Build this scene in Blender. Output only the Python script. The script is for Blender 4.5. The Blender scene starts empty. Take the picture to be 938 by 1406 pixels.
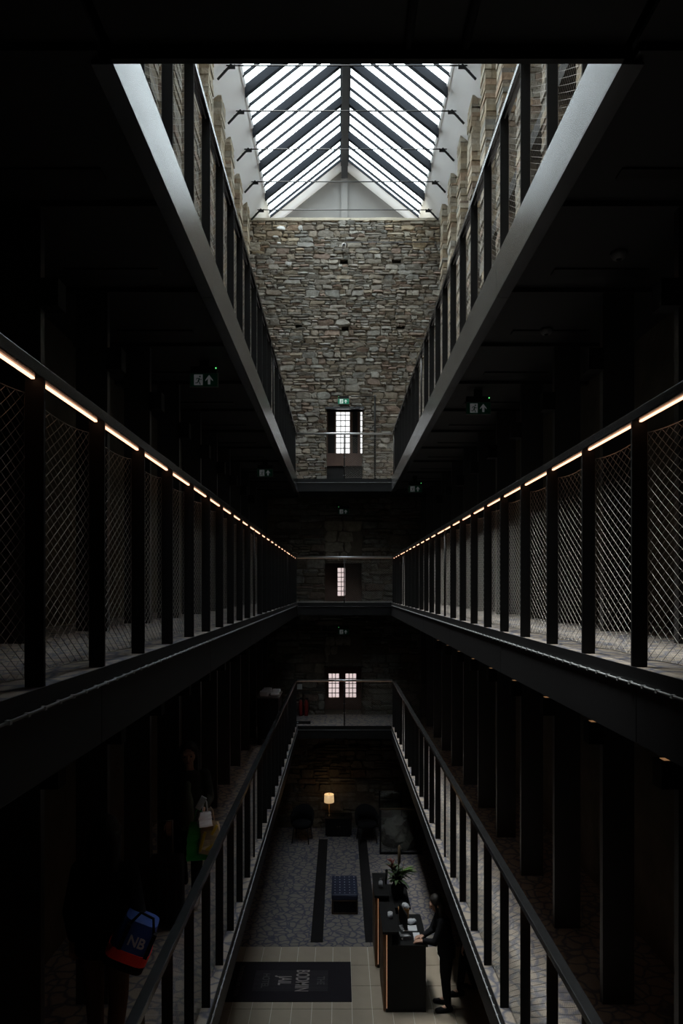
import bpy, bmesh, math, random
from mathutils import Vector, Matrix, noise
R = random.Random(7)
C = bpy.context.scene.collection
SC = bpy.context.scene
EZ = 6.26                       # eye height above the ground floor; heights below are given from eye level
F = 950.0                       # focal length in pixels of the 938x1406 frame

# ------------------------------------------------------------------ camera, sky, exposure
cd = bpy.data.cameras.new('camera'); cam = bpy.data.objects.new('camera', cd); C.objects.link(cam)
cam.location = (0, 0, EZ); cam.rotation_euler = (math.pi/2, 0, 0)
cd.sensor_fit = 'VERTICAL'; cd.sensor_height = 36.0; cd.lens = F/1406*36.0
cd.shift_x = 3/1406; cd.shift_y = 105/1406; cd.clip_start = 0.02; cd.clip_end = 300
SC.camera = cam
w = bpy.data.worlds.new('overcast_sky'); SC.world = w; w.use_nodes = True
bg = w.node_tree.nodes['Background']; bg.inputs[0].default_value = (0.90, 0.96, 1.0, 1); bg.inputs[1].default_value = 6.5
sl = bpy.data.lights.new('hazy_sun', 'SUN'); sl.energy = 9.5; sl.angle = math.radians(16); sl.color = (1, .97, .92)
so = bpy.data.objects.new('hazy_sun', sl); C.objects.link(so); so.rotation_euler = (math.radians(-5), math.radians(-15), 0)
SC.view_settings.view_transform = 'Standard'; SC.view_settings.look = 'None'
SC.view_settings.exposure = 0.0; SC.view_settings.gamma = 1.0; SC.view_settings.use_curve_mapping = False

# ------------------------------------------------------------------ materials
def nt(name):
    m = bpy.data.materials.new(name); m.use_nodes = True
    return m, m.node_tree, m.node_tree.nodes['Principled BSDF']
def mat(name, col, rough=.6, metal=0, scale=6, amt=.25, bump=0, col2=None, spec=.5, bscale=None):
    m, t, p = nt(name)
    tc = t.nodes.new('ShaderNodeTexCoord'); n = t.nodes.new('ShaderNodeTexNoise'); n.inputs['Scale'].default_value = scale; n.inputs['Detail'].default_value = 5
    t.links.new(tc.outputs['Object'], n.inputs['Vector'])
    mx = t.nodes.new('ShaderNodeMix'); mx.data_type = 'RGBA'
    c2 = col2 or tuple(c*(1-amt) for c in col)
    mx.inputs[6].default_value = (*c2, 1); mx.inputs[7].default_value = (*col, 1)
    t.links.new(n.outputs['Fac'], mx.inputs[0]); t.links.new(mx.outputs[2], p.inputs['Base Color'])
    p.inputs['Roughness'].default_value = rough; p.inputs['Metallic'].default_value = metal
    p.inputs['Specular IOR Level'].default_value = spec
    if bump:
        b = t.nodes.new('ShaderNodeBump'); b.inputs['Strength'].default_value = bump; b.inputs['Distance'].default_value = .02
        n2 = t.nodes.new('ShaderNodeTexNoise'); n2.inputs['Scale'].default_value = bscale or scale*3; n2.inputs['Detail'].default_value = 6
        t.links.new(tc.outputs['Object'], n2.inputs['Vector'])
        t.links.new(n2.outputs['Fac'], b.inputs['Height']); t.links.new(b.outputs[0], p.inputs['Normal'])
    return m
def emit(name, col, s, base=(.5,.5,.5)):
    m, t, p = nt(name); p.inputs['Base Color'].default_value = (*base, 1)
    p.inputs['Emission Color'].default_value = (*col, 1); p.inputs['Emission Strength'].default_value = s
    return m
def glass(name, tint, gloss=.06):
    m, t, p = nt(name); t.nodes.remove(p)
    o = t.nodes['Material Output']; a = t.nodes.new('ShaderNodeBsdfTransparent'); a.inputs[0].default_value = (*tint, 1)
    g = t.nodes.new('ShaderNodeBsdfGlossy'); g.inputs['Roughness'].default_value = .05
    x = t.nodes.new('ShaderNodeMixShader'); x.inputs[0].default_value = gloss
    t.links.new(a.outputs[0], x.inputs[1]); t.links.new(g.outputs[0], x.inputs[2]); t.links.new(x.outputs[0], o.inputs[0])
    return m
def stone_mat(name, scale=9):
    m, t, p = nt(name)
    tc = t.nodes.new('ShaderNodeTexCoord'); at = t.nodes.new('ShaderNodeAttribute'); at.attribute_name = 'Col'
    n = t.nodes.new('ShaderNodeTexNoise'); n.inputs['Scale'].default_value = scale; n.inputs['Detail'].default_value = 8; n.inputs['Roughness'].default_value = .7
    t.links.new(tc.outputs['Object'], n.inputs['Vector'])
    rp = t.nodes.new('ShaderNodeValToRGB'); rp.color_ramp.elements[0].position = .3; rp.color_ramp.elements[0].color = (.55,.5,.45,1)
    rp.color_ramp.elements[1].position = .72; rp.color_ramp.elements[1].color = (1.15,1.15,1.12,1)
    t.links.new(n.outputs['Fac'], rp.inputs[0])
    mx = t.nodes.new('ShaderNodeMix'); mx.data_type = 'RGBA'; mx.blend_type = 'MULTIPLY'; mx.inputs[0].default_value = 1
    t.links.new(at.outputs['Color'], mx.inputs[6]); t.links.new(rp.outputs[0], mx.inputs[7]); t.links.new(mx.outputs[2], p.inputs['Base Color'])
    p.inputs['Roughness'].default_value = .9; p.inputs['Specular IOR Level'].default_value = .2
    b = t.nodes.new('ShaderNodeBump'); b.inputs['Strength'].default_value = .7; b.inputs['Distance'].default_value = .015
    n2 = t.nodes.new('ShaderNodeTexNoise'); n2.inputs['Scale'].default_value = 28; n2.inputs['Detail'].default_value = 6
    t.links.new(tc.outputs['Object'], n2.inputs['Vector']); t.links.new(n2.outputs['Fac'], b.inputs['Height']); t.links.new(b.outputs[0], p.inputs['Normal'])
    return m
def carpet_mat(name, base, line, scale):
    m, t, p = nt(name)
    tc = t.nodes.new('ShaderNodeTexCoord'); n = t.nodes.new('ShaderNodeTexNoise'); n.inputs['Scale'].default_value = 3.5
    t.links.new(tc.outputs['Object'], n.inputs['Vector'])
    ad = t.nodes.new('ShaderNodeMix'); ad.data_type = 'RGBA'; ad.blend_type = 'ADD'; ad.inputs[0].default_value = .22
    t.links.new(tc.outputs['Object'], ad.inputs[6]); t.links.new(n.outputs['Color'], ad.inputs[7])
    v = t.nodes.new('ShaderNodeTexVoronoi'); v.feature = 'DISTANCE_TO_EDGE'; v.inputs['Scale'].default_value = scale
    t.links.new(ad.outputs[2], v.inputs['Vector'])
    rp = t.nodes.new('ShaderNodeValToRGB'); e = rp.color_ramp.elements
    e[0].position = .03; e[0].color = (*line, 1); e[1].position = .14; e[1].color = (*base, 1)
    t.links.new(v.outputs['Distance'], rp.inputs[0])
    n3 = t.nodes.new('ShaderNodeTexNoise'); n3.inputs['Scale'].default_value = 160
    t.links.new(tc.outputs['Object'], n3.inputs['Vector'])
    mx = t.nodes.new('ShaderNodeMix'); mx.data_type = 'RGBA'; mx.blend_type = 'MULTIPLY'; mx.inputs[0].default_value = .5
    t.links.new(rp.outputs[0], mx.inputs[6]); t.links.new(n3.outputs['Fac'], mx.inputs[7]); t.links.new(mx.outputs[2], p.inputs['Base Color'])
    p.inputs['Roughness'].default_value = .95; p.inputs['Specular IOR Level'].default_value = .1
    return m
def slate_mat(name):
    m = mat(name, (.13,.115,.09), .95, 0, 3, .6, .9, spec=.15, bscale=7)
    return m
M = dict(
  stone=stone_mat('rubble_stone'), mortar=mat('dark_earth_mortar', (.13,.11,.085), .95, 0, 8, .5, .5, spec=.1),
  lime=mat('lime_mortar', (.62,.56,.45), .95, 0, 5, .3, .6, spec=.1),
  pointing=mat('pale_pointing', (.50,.45,.38), .95, 0, 8, .4, .5, spec=.1),
  wallstone=slate_mat('old_rubble_wall'),
  steel=mat('black_painted_steel', (.012,.012,.013), .5, 0, 3, .3, spec=.35),
  post=mat('matt_black_post', (.011,.011,.0115), .7, 0, 3, .3, spec=.2),
  rail=mat('brushed_bronze_steel', (.12,.122,.128), .27, .9, 14, .4),
  silver=mat('satin_stainless_steel', (.5,.52,.54), .35, .9, 12, .2),
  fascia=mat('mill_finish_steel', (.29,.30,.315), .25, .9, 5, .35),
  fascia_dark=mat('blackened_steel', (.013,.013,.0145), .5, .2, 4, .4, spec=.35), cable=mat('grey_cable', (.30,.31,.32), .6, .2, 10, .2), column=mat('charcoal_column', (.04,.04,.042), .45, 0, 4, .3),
  wire=mat('stainless_cable', (.36,.34,.31), .42, 1.0, 20, .2),
  soffit=mat('dark_grey_soffit', (.022,.022,.023), .6, 0, 2, .3, spec=.3),
  carpet=carpet_mat('patterned_carpet', (.36,.31,.265), (.15,.15,.18), 7.0),
  carpet2=carpet_mat('lobby_carpet', (.24,.215,.20), (.10,.10,.135), 6.5),
  runner=mat('dark_runner', (.014,.013,.014), .9, 0, 40, .3, .2, spec=.1),
  tile=mat('beige_stone_tile', (.35,.29,.225), .6, 0, 4, .25, .05), grout=mat('pale_grout', (.7,.66,.58), .9),
  plaster=mat('white_plaster', (.86,.86,.88), .85, 0, 2, .06, .04), grey_plaster=mat('grey_gable_plaster', (.24,.235,.23), .9, 0, 1.5, .12, .05),
  rafter=mat('blue_grey_painted_steel', (.009,.012,.018), .6, 0, 4, .25, spec=.15),
  ridge=mat('ridge_steel', (.02,.021,.025), .6, 0, 4, .3),
  glass=glass('roof_glass', (.97,1,1), .05), pane=glass('window_glass', (.5,.49,.48), .04), pane_pink=glass('warm_window_glass', (.37,.325,.315), .04),
  clear=glass('clear_panel_glass', (.9,.93,.92), .06),
  wood=mat('weathered_timber', (.22,.14,.115), .8, 0, 9, .4, .2), shutter=mat('black_shutter', (.012,.011,.012), .7, 0, 8, .4),
  led=emit('warm_led', (1, .52, .31), 2.9), led_dim=emit('warm_led_recessed', (1, .55, .32), .22), led_off=mat('opal_diffuser', (.10,.10,.10), .5),
  led_desk=emit('amber_led', (1, .42, .18), .25), slit=emit('lamp_slit', (1, .5, .22), .22), green_led=emit('green_indicator', (.15, 1, .25), .9),
  sign_green=emit('sign_green', (.0, .25, .11), .006, (.0,.05,.025)), sign_white=emit('sign_white', (.6,.62,.65), .05, (.4,.4,.4)), sign_frame=mat('sign_frame', (.16,.17,.16), .5),
  sign_green_lit=emit('sign_green_lit', (.0, .35, .18), .12, (.0,.2,.1)), sign_white_lit=emit('sign_white_lit', (.8,1,.9), .3, (.7,.7,.7)),
  black=mat('black_cloth', (.012,.012,.014), .9, 0, 12, .4, .2, spec=.1), dark_desk=mat('black_laminate', (.006,.006,.0065), .5, 0, 4, .2, spec=.2),
  oak=mat('oak_slats', (.16,.085,.04), .6, 0, 8, .35, .1), white=mat('white_paper', (.48,.49,.52), .8), grey=mat('grey_plastic', (.10,.10,.105), .5),
  navy=mat('navy_leather', (.010,.016,.045), .6, 0, 6, .3, .08), bronze=mat('bronze_frame', (.12,.085,.05), .4, .7),
  skin=mat('skin', (.42,.24,.17), .55, 0, 10, .12), skin_dark=mat('tanned_skin', (.30,.16,.11), .55, 0, 10, .12), hair=mat('dark_hair', (.012,.009,.008), .5, 0, 40, .4, .3),
  camo=mat('mottled_jacket', (.06,.06,.05), .9, 0, 9, .8, .2, spec=.1), sage=mat('sage_knit', (.14,.15,.12), .9, 0, 20, .2, .2, spec=.1),
  tan=mat('brown_trousers', (.10,.06,.04), .9, 0, 14, .3, .2, spec=.1), trainer=mat('pale_trainer', (.32,.32,.32), .7), lips=mat('lips', (.32,.11,.10), .5), eye=mat('dark_eye', (.01,.01,.01), .3),
  blue=mat('royal_blue_nylon', (.012,.06,.30), .6, 0, 12, .35, .15), red=mat('scarlet_nylon', (.80,.035,.02), .6, 0, 12, .15, .1),
  green=mat('green_carrier', (.01,.30,.04), .45, 0, 10, .35, .15), kraft=mat('kraft_paper', (.45,.36,.25), .8, 0, 10, .3, .15), yellow=mat('yellow_print', (.6,.42,.03), .6),
  shade=emit('linen_shade', (1, .66, .33), .55, (.7,.6,.45)), brass=mat('aged_brass', (.12,.08,.04), .35, .8), leaf=mat('leaf_green', (.03,.065,.015), .6, 0, 10, .5), leaf2=mat('bright_leaf', (.10,.20,.03), .6, 0, 10, .4),
  bloom=mat('pink_bloom', (.20,.05,.045), .7, 0, 14, .4), twig=mat('brown_bulrush', (.10,.065,.035), .8, 0, 20, .4), teddy=mat('amber_fabric', (.35,.17,.06), .9, 0, 14, .4),
  mat_black=mat('doormat_black', (.022,.019,.024), .95, 0, 60, .3, .2, spec=.1), mat_line=mat('doormat_dark_grey', (.05,.045,.05), .95), mat_text=mat('doormat_grey_print', (.26,.23,.22), .95), mat_text2=mat('doormat_dim_print', (.075,.068,.072), .95),
  rock=mat('preserved_bedrock', (.13,.125,.105), .95, 0, 5, .5, .8, spec=.2), extinguisher=mat('extinguisher_red', (.20,.015,.015), .4),
  whitewash=mat('whitewash_patch', (.75,.77,.80), .9), ring=mat('white_ring', (.7,.7,.7), .5), towel=mat('folded_linen', (.75,.78,.85), .95),
)

# ------------------------------------------------------------------ mesh builder
class MB:
    def __init__(s): s.v = []; s.f = []; s.c = []
    def add(s, vs, fs, col=None):
        o = len(s.v); s.v += [tuple(v) for v in vs]; s.f += [tuple(i+o for i in f) for f in fs]
        s.c += [col or (1,1,1)]*len(vs); return s
    def box(s, x0, x1, y0, y1, z0, z1, col=None):
        v = [(x0,y0,z0),(x1,y0,z0),(x1,y1,z0),(x0,y1,z0),(x0,y0,z1),(x1,y0,z1),(x1,y1,z1),(x0,y1,z1)]
        return s.add(v, [(0,3,2,1),(4,5,6,7),(0,1,5,4),(1,2,6,5),(2,3,7,6),(3,0,4,7)], col)
    def tube(s, pts, r, n=8, cap=True):
        pts = [Vector(p) for p in pts]; rings = []; up = None
        rr = r if isinstance(r, (list, tuple)) else [r]*len(pts)
        for i, p in enumerate(pts):
            d = (pts[min(i+1, len(pts)-1)] - pts[max(i-1, 0)]).normalized()
            if up is None: up = Vector((0,0,1)) if abs(d.z) < .9 else Vector((1,0,0))
            a = d.cross(up).normalized(); b = a.cross(d).normalized(); up = b
            rings.append([p + (a*math.cos(t) + b*math.sin(t))*rr[i] for t in [2*math.pi*k/n for k in range(n)]])
        vs = [q for ring in rings for q in ring]; fs = []
        for i in range(len(pts)-1):
            for k in range(n): fs.append((i*n+k, i*n+(k+1)%n, (i+1)*n+(k+1)%n, (i+1)*n+k))
        if cap: fs += [tuple(range(n))[::-1], tuple((len(pts)-1)*n+k for k in range(n))]
        return s.add(vs, fs)
    def lathe(s, c, prof, n=20):
        vs = []; fs = []
        for r, z in prof:
            for k in range(n): t = 2*math.pi*k/n; vs.append((c[0]+r*math.cos(t), c[1]+r*math.sin(t), c[2]+z))
        for i in range(len(prof)-1):
            for k in range(n): fs.append((i*n+k, i*n+(k+1)%n, (i+1)*n+(k+1)%n, (i+1)*n+k))
        fs += [tuple(range(n))[::-1], tuple((len(prof)-1)*n+k for k in range(n))]
        return s.add(vs, fs)
    def prism(s, poly, axis, a, b):
        def P(u, v, t): return {'x':(t,u,v), 'y':(u,t,v), 'z':(u,v,t)}[axis]
        n = len(poly); vs = [P(u,v,a) for u,v in poly]+[P(u,v,b) for u,v in poly]
        fs = [tuple(range(n))[::-1], tuple(range(n, 2*n))]+[(k,(k+1)%n,n+(k+1)%n,n+k) for k in range(n)]
        return s.add(vs, fs)
    def ball(s, c, r, n=10, sq=(1,1,1)):
        prof = []; vs = []; fs = []; m = n//2+1
        for i in range(m+1):
            a = -math.pi/2+math.pi*i/m
            for k in range(n):
                t = 2*math.pi*k/n; q = max(.02, math.cos(a))
                vs.append((c[0]+r*sq[0]*q*math.cos(t), c[1]+r*sq[1]*q*math.sin(t), c[2]+r*sq[2]*math.sin(a)))
        for i in range(m):
            for k in range(n): fs.append((i*n+k, i*n+(k+1)%n, (i+1)*n+(k+1)%n, (i+1)*n+k))
        fs += [tuple(range(n))[::-1], tuple(m*n+k for k in range(n))]
        return s.add(vs, fs)
    def rot(s, ang, axis='Z', c=(0,0,0)):
        m = Matrix.Rotation(ang, 3, axis); c = Vector(c); s.v = [tuple(m @ (Vector(v)-c) + c) for v in s.v]; return s
    def mesh(s, name, m, smooth=False, colour=False):
        me = bpy.data.meshes.new(name); me.from_pydata(s.v, [], s.f)
        bm = bmesh.new(); bm.from_mesh(me); bmesh.ops.recalc_face_normals(bm, faces=bm.faces); bm.to_mesh(me); bm.free()
        if colour:
            a = me.color_attributes.new('Col', 'FLOAT_COLOR', 'POINT')
            for i, c in enumerate(s.c): a.data[i].color = (*c, 1)
        me.materials.append(M[m] if isinstance(m, str) else m)
        if smooth: me.polygons.foreach_set('use_smooth', [True]*len(me.polygons))
        me.update(); return me
    def build(s, name, m, parent=None, smooth=False, bevel=0, colour=False, loc=None):
        o = bpy.data.objects.new(name, s.mesh(name, m, smooth, colour)); C.objects.link(o)
        if parent: o.parent = parent
        if loc: o.location = loc
        if bevel:
            b = o.modifiers.new('bevel', 'BEVEL'); b.width = bevel; b.segments = 2; b.limit_method = 'ANGLE'
        return o
def tag(o, label, cat, group=None, kind=None):
    o['label'] = label; o['category'] = cat
    if group: o['group'] = group
    if kind: o['kind'] = kind
    return o
def thing(name, label, cat, loc=(0,0,0), rz=0, group=None, kind=None):
    o = bpy.data.objects.new(name, None); C.objects.link(o); o.location = loc; o.rotation_euler = (0,0,rz); o.empty_display_size = .1
    return tag(o, label, cat, group, kind)
def place(name, me, parent, loc, rot=None, scale=None):
    o = bpy.data.objects.new(name, me); C.objects.link(o); o.parent = parent; o.location = loc
    if rot: o.rotation_euler = rot
    if scale: o.scale = scale
    return o
def text_mesh(s, size, mname, extrude=.001, sx=1, bold=0):
    cu = bpy.data.curves.new('lettering', 'FONT'); cu.body = s; cu.size = size; cu.extrude = extrude; cu.offset = bold; cu.align_x = 'CENTER'; cu.align_y = 'CENTER'
    o = bpy.data.objects.new('lettering', cu); C.objects.link(o)
    me = bpy.data.meshes.new_from_object(o); bpy.data.objects.remove(o); bpy.data.curves.remove(cu)
    for v in me.vertices: v.co.x *= sx
    me.materials.clear(); me.materials.append(M[mname]); return me
def proj(x, y, z):                                     # a point (z from eye level) in photo pixels: only used to rank stones by size
    return 466+F*x/y, 808-F*z/y

# ------------------------------------------------------------------ the place's measures (m; z from eye level)
GR, L1, L2, L3 = -6.26, -3.30, -.34, 2.63
SIDE = {'left': dict(s=-1, e=-1.00, p=-1.05, col=-1.84, w=-2.58, pier=-2.31), 'right': dict(s=1, e=1.25, p=1.30, col=2.09, w=2.86, pier=2.59)}
CX = .14
Y0, YB, YE, YBK, YG = -2.0, 16.6, 18.1, 19.0, 19.25     # rear wall, end bridge, end wall face, its outer face, gable
ZT = 9.65                                               # wall head
ORD = 'first second third fourth fifth sixth seventh eighth ninth tenth eleventh twelfth thirteenth fourteenth'.split()
BAY = .6125
POSTY = [.55+BAY*k for k in range(27)]
COLY = [4.29-2*1.228+1.228*k for k in range(14)]
z = lambda q: q+EZ

# ------------------------------------------------------------------ stonework
PAL = [(.30,.28,.245),(.28,.265,.24),(.25,.235,.21),(.33,.31,.28),(.27,.24,.20),(.30,.265,.215),(.25,.215,.18),(.28,.22,.185),(.34,.335,.315),(.27,.27,.255),(.29,.28,.26)]
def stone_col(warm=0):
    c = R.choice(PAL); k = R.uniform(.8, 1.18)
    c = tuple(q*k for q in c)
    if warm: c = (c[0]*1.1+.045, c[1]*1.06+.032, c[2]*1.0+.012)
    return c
def one_stone(u0, u1, v0, v1, proud, col):
    g = .003
    u0 += g; u1 -= g; v0 += g; v1 -= g; w_, h_ = u1-u0, v1-v0
    j = lambda a: R.uniform(-a, a)
    ju, jv = min(.03, w_*.14), min(.022, h_*.18)
    out = []
    for a, b in ((0,0),(.33,0),(.68,0),(1,0),(1,.5),(1,1),(.66,1),(.3,1),(0,1),(0,.5)):
        corner = a in (0,1) and b in (0,1)
        uu = u0+a*w_+j(ju); vv = v0+b*h_+j(jv)
        if corner: uu += (.5-a)*min(.03, w_*.10); vv += (.5-b)*min(.02, h_*.14)
        out.append((uu, vv))
    cu = (u0+u1)/2; cv = (v0+v1)/2; n = len(out)
    k = .9-min(.12, .012/max(.04, h_)); tu, tv = j(.012), j(.02)
    vs = [(u, v, -.06) for u, v in out]
    vs += [(u, v, proud*.45) for u, v in out]
    vs += [(cu+(u-cu)*k, cv+(v-cv)*k*.97, proud+tu*(u-cu)/w_*2+tv*(v-cv)/h_*2+j(.005)) for u, v in out]
    vs.append((cu, cv, proud+.006))
    fs = []
    for i in range(n):
        q = (i+1) % n
        fs += [(i, q, n+q, n+i), (n+i, n+q, 2*n+q, 2*n+i), (2*n+i, 2*n+q, 3*n)]
    return vs, fs, col, (u0, u1, v0, v1)
def rubble(u0, u1, v0, v1, holes=(), warmfn=None, hmin=.11, hmax=.21, wmin=.16, wmax=.46, proud=(.015,.055), thin=.6):
    out = []; v = v0
    def hit(a, b, c, d):
        return any(a < h[1]-.01 and b > h[0]+.01 and c < h[3]-.01 and d > h[2]+.01 for h in holes)
    def put(a, b, c, d):
        if hit(a, b, c, d):                         # trim to the side of an opening
            for h in holes:
                if a < h[1]-.01 and b > h[0]+.01 and c < h[3]-.01 and d > h[2]+.01:
                    for (p, q, r_, s_) in ((a, min(b, h[0]), c, d), (max(a, h[1]), b, c, d)):
                        if q-p > .06 and not hit(p, q, r_, s_): put(p, q, r_, s_)
                    if d-h[3] > .04: put(max(a, h[0]), min(b, h[1]), max(c, h[3]), d)
                    if h[2]-c > .04: put(max(a, h[0]), min(b, h[1]), c, min(d, h[2]))
                    return
            return
        warm = warmfn((a+b)/2, (c+d)/2) if warmfn else 0
        out.append(one_stone(a, b, c, d, R.uniform(*proud), stone_col(warm)))
    while v < v1-.02:
        h = R.uniform(hmin, hmax)
        if v1-(v+h) < hmin*.7: h = v1-v
        u = u0-R.uniform(0, .2)
        while u < u1-.01:
            w_ = R.uniform(wmin, wmax)*1.25
            a, b = max(u, u0), min(u+w_, u1)
            if u1-b < .08: b = u1
            dv = R.uniform(-.012, .012)
            q = R.random()
            if b-a > .03:
                if q < 1-thin: put(a, b, v, v+h)
                else:
                    n = 2 if q < 1-thin*.3 or h < .15 else 3
                    cut = [v+h*i/n+(R.uniform(-.02,.02) if 0 < i < n else 0) for i in range(n+1)]
                    for i in range(n):
                        if b-a > .26 and R.random() < .6:
                            m_ = a+(b-a)*R.uniform(.3,.7); put(a, m_, cut[i], cut[i+1]); put(m_, b, cut[i], cut[i+1])
                        else: put(a, b, cut[i], cut[i+1])
            u = b if b == u1 else u+w_
        v += h
    return out
def lay(stones, frame, parent, limit, score, mname='stone', nm='stone'):
    """frame(u,v,p)->world point; the `limit` best-scored stones become objects of their own, the rest one mesh"""
    order = sorted(range(len(stones)), key=lambda i: -score(stones[i][3])); own = set(i for i in order[:limit] if score(stones[i][3]) > 0)
    rest = MB(); k = 0
    for i, (vs, fs, col, bb) in enumerate(stones):
        pv = [frame(*v) for v in vs]
        if i in own: MB().add(pv, fs, col).build(nm, mname, parent, colour=True)
        else: rest.add(pv, fs, col); k += 1
    if k:
        o = rest.build('far_stones', mname, parent, colour=True); o['kind'] = 'stuff'
def cells(mb, x0, x1, z0, z1, y0, y1, holes):
    xs = sorted({x0, x1, *[q for h in holes for q in h[:2]]}); zs = sorted({z0, z1, *[q for h in holes for q in h[2:]]})
    xs = [q for q in xs if x0 <= q <= x1]; zs = [q for q in zs if z0 <= q <= z1]
    for i in range(len(xs)-1):
        for k in range(len(zs)-1):
            cx, cz = (xs[i]+xs[i+1])/2, (zs[k]+zs[k+1])/2
            if not any(h[0] < cx < h[1] and h[2] < cz < h[3] for h in holes):
                mb.box(xs[i], xs[i+1], y0, y1, z(zs[k]), z(zs[k+1]))
    return mb

# ------------------------------------------------------------------ floors: ground, carpet, tiles
WL, WR = SIDE['left']['w'], SIDE['right']['w']
fl = MB().box(WL-.5, WR+.5, Y0, YBK+.4, -.25, -.012).build('floor', 'grout')
tag(fl, 'ground floor of the dark atrium under carpet and tiles', 'floor', kind='structure')
TE = 12.1
ca = MB().box(WL, WR, TE, YE+.1, -.012, .0).build('floor_carpet', 'carpet2'); tag(ca, 'patterned blue and beige lobby carpet on the ground floor', 'carpet', kind='structure')
tl = thing('floor_tiles', 'beige stone tiled floor around the dark doormat', 'floor', kind='structure')
tm = MB().box(-.1455, .1455, -.2955, .2955, -.012, 0).mesh('tile', 'tile')
row = 0; yy = TE-.3
while yy > 7.2:
    for k in range(-9, 10):
        xx = k*.30+.04
        if WL+.15 < xx < WR-.1: place('tile', tm, tl, (xx, yy, 0))
    yy -= .6; row += 1
tb = MB().box(WL, WR, Y0, yy+.3, -.012, 0).build('tile_field', 'tile', tl); tb['kind'] = 'stuff'
for x, side in ((-.40, 'left'), (.57, 'right')):
    tag(MB().box(x-.11, x+.11, 12.24, 17.25, 0, .008).build('carpet_runner', 'runner', loc=(0,0,0)),
        f'long narrow black strip on the lobby carpet, {side} of the navy bench', 'runner', 'black strips beside the bench')

# ------------------------------------------------------------------ walkways
def walkway(side, lev, name, key):
    S = SIDE[side]; s, e, wx = S['s'], S['e'], S['w']+S['s']*.05
    if lev == 'upper': Z = L3; ym = Y0
    else: Z = L2 if lev == 'middle' else L1; ym = Y0
    lab = f'dark carpeted gallery walkway on the {side}, {lev} of the three levels'
    a, b = sorted((e+s*.012, wx))
    root = MB().box(a, b, ym, YE+.05, z(Z-.075), z(Z-.004)).build(name, 'steel'); tag(root, lab, 'walkway', kind='structure')
    c0, c1 = sorted((e+s*.008, wx)); MB().box(c0, c1, ym, YE+.05, z(Z-.004), z(Z)).build('carpet', 'carpet', root)
    MB().box(*sorted((e+s*.05, wx)), ym, YE+.05, z(Z-.25), z(Z-.22)).build('soffit', 'soffit', root)
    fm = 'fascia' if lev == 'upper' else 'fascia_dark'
    y = 3.06 if lev == 'upper' else ym; k = 0
    while y < YB:                                      # fascia plates with an open joint
        y1 = min(y+2.456, YB+.04)
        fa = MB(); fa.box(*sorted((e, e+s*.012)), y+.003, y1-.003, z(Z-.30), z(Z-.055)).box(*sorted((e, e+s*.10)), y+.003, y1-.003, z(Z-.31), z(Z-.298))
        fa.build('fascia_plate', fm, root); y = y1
    MB().box(*sorted((e, e+s*.008)), ym, YB, z(Z-.055), z(Z+.006)).build('edge_trim', 'fascia_dark' if lev != 'upper' else 'fascia', root)
    if lev != 'upper':
        x = e-s*.008; zz = z(Z-.062)
        MB().tube([(x, .4, zz), (x, YB, zz)], .0055, 6).build('cable', 'cable', root, True)
        cl = MB()
        for i in range(129): cl.box(x-.008, x+.008, .45+.125*i-.008, .45+.125*i+.008, zz-.007, zz+.007)
        q = cl.build('cable_clips', 'cable', root); q['kind'] = 'stuff'
    bm_ = MB().box(*sorted((e+s*.06, wx)), -.045, .045, -.285, -.25).mesh('cross_beam', 'soffit')
    sl_ = MB().box(*sorted((e+s*.35, e+s*1.05)), -.05, .05, -.262, -.249).mesh('ceiling_slot', 'steel')
    for y in COLY:
        if y < YE-.2:
            place('cross_beam', bm_, root, (0, y, z(Z)))
            if y > 2: place('ceiling_slot', sl_, root, (0, y-.33, z(Z)))
    return root
for lev in ('upper', 'middle', 'lower'):
    for side in ('left', 'right'): walkway(side, lev, f'floor_{lev}_{side}', lev)
for Z, lev in ((L3, 'upper'), (L2, 'middle'), (L1, 'lower')):
    r_ = MB().box(-1.0, 1.25, YB, YE+.05, z(Z-.075), z(Z-.004)).build(f'floor_{lev}_end', 'steel')
    tag(r_, f'narrow bridge floor against the end wall, {lev} level', 'walkway', kind='structure')
    MB().box(-1.0, 1.25, YB+.03, YE+.05, z(Z-.004), z(Z)).build('carpet', 'carpet', r_)
    MB().box(-1.0, 1.25, YB, YB+.012, z(Z-.30), z(Z-.085)).build('fascia_plate', 'fascia_dark', r_)
    MB().box(-1.0, 1.25, YB-.012, YB+.03, z(Z-.085), z(Z+.004)).build('edge_trim', 'fascia_dark', r_)
    MB().box(-1.0, 1.25, YB-.02, YB-.008, z(Z-.095), z(Z-.085)).build('drip_edge', 'silver', r_)
    MB().box(-1.0, 1.25, YB+.05, YE, z(Z-.25), z(Z-.22)).build('soffit', 'soffit', r_)
# landings at the near end: one overhead, one underfoot, one below
for Z, lev, y1 in ((L3, 'upper', 3.06), (L2, 'middle', .34), (L1, 'lower', .34)):
    r_ = MB().box(-1.0, 1.25, Y0, y1, z(Z-.075), z(Z)).build(f'floor_{lev}_near', 'steel')
    tag(r_, {'upper':'black landing slab crossing overhead at the top of the view', 'middle':'landing slab underfoot at the near end', 'lower':'lower landing slab below the near end'}[lev], 'landing', kind='structure')
    MB().box(-1.0, 1.25, Y0, y1-.02, z(Z-.25), z(Z-.22)).build('soffit', 'soffit', r_)
    MB().box(-1.0, 1.25, y1-.03, y1, z(Z-.31), z(Z-.07)).build('fascia_plate', 'steel', r_)
    if lev == 'upper':
        for x in (.30, .55): MB().tube([(x, .6, z(Z-.27)), (x, y1-.05, z(Z-.27))], .018, 8).build('conduit', 'fascia_dark', r_, True)

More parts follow.
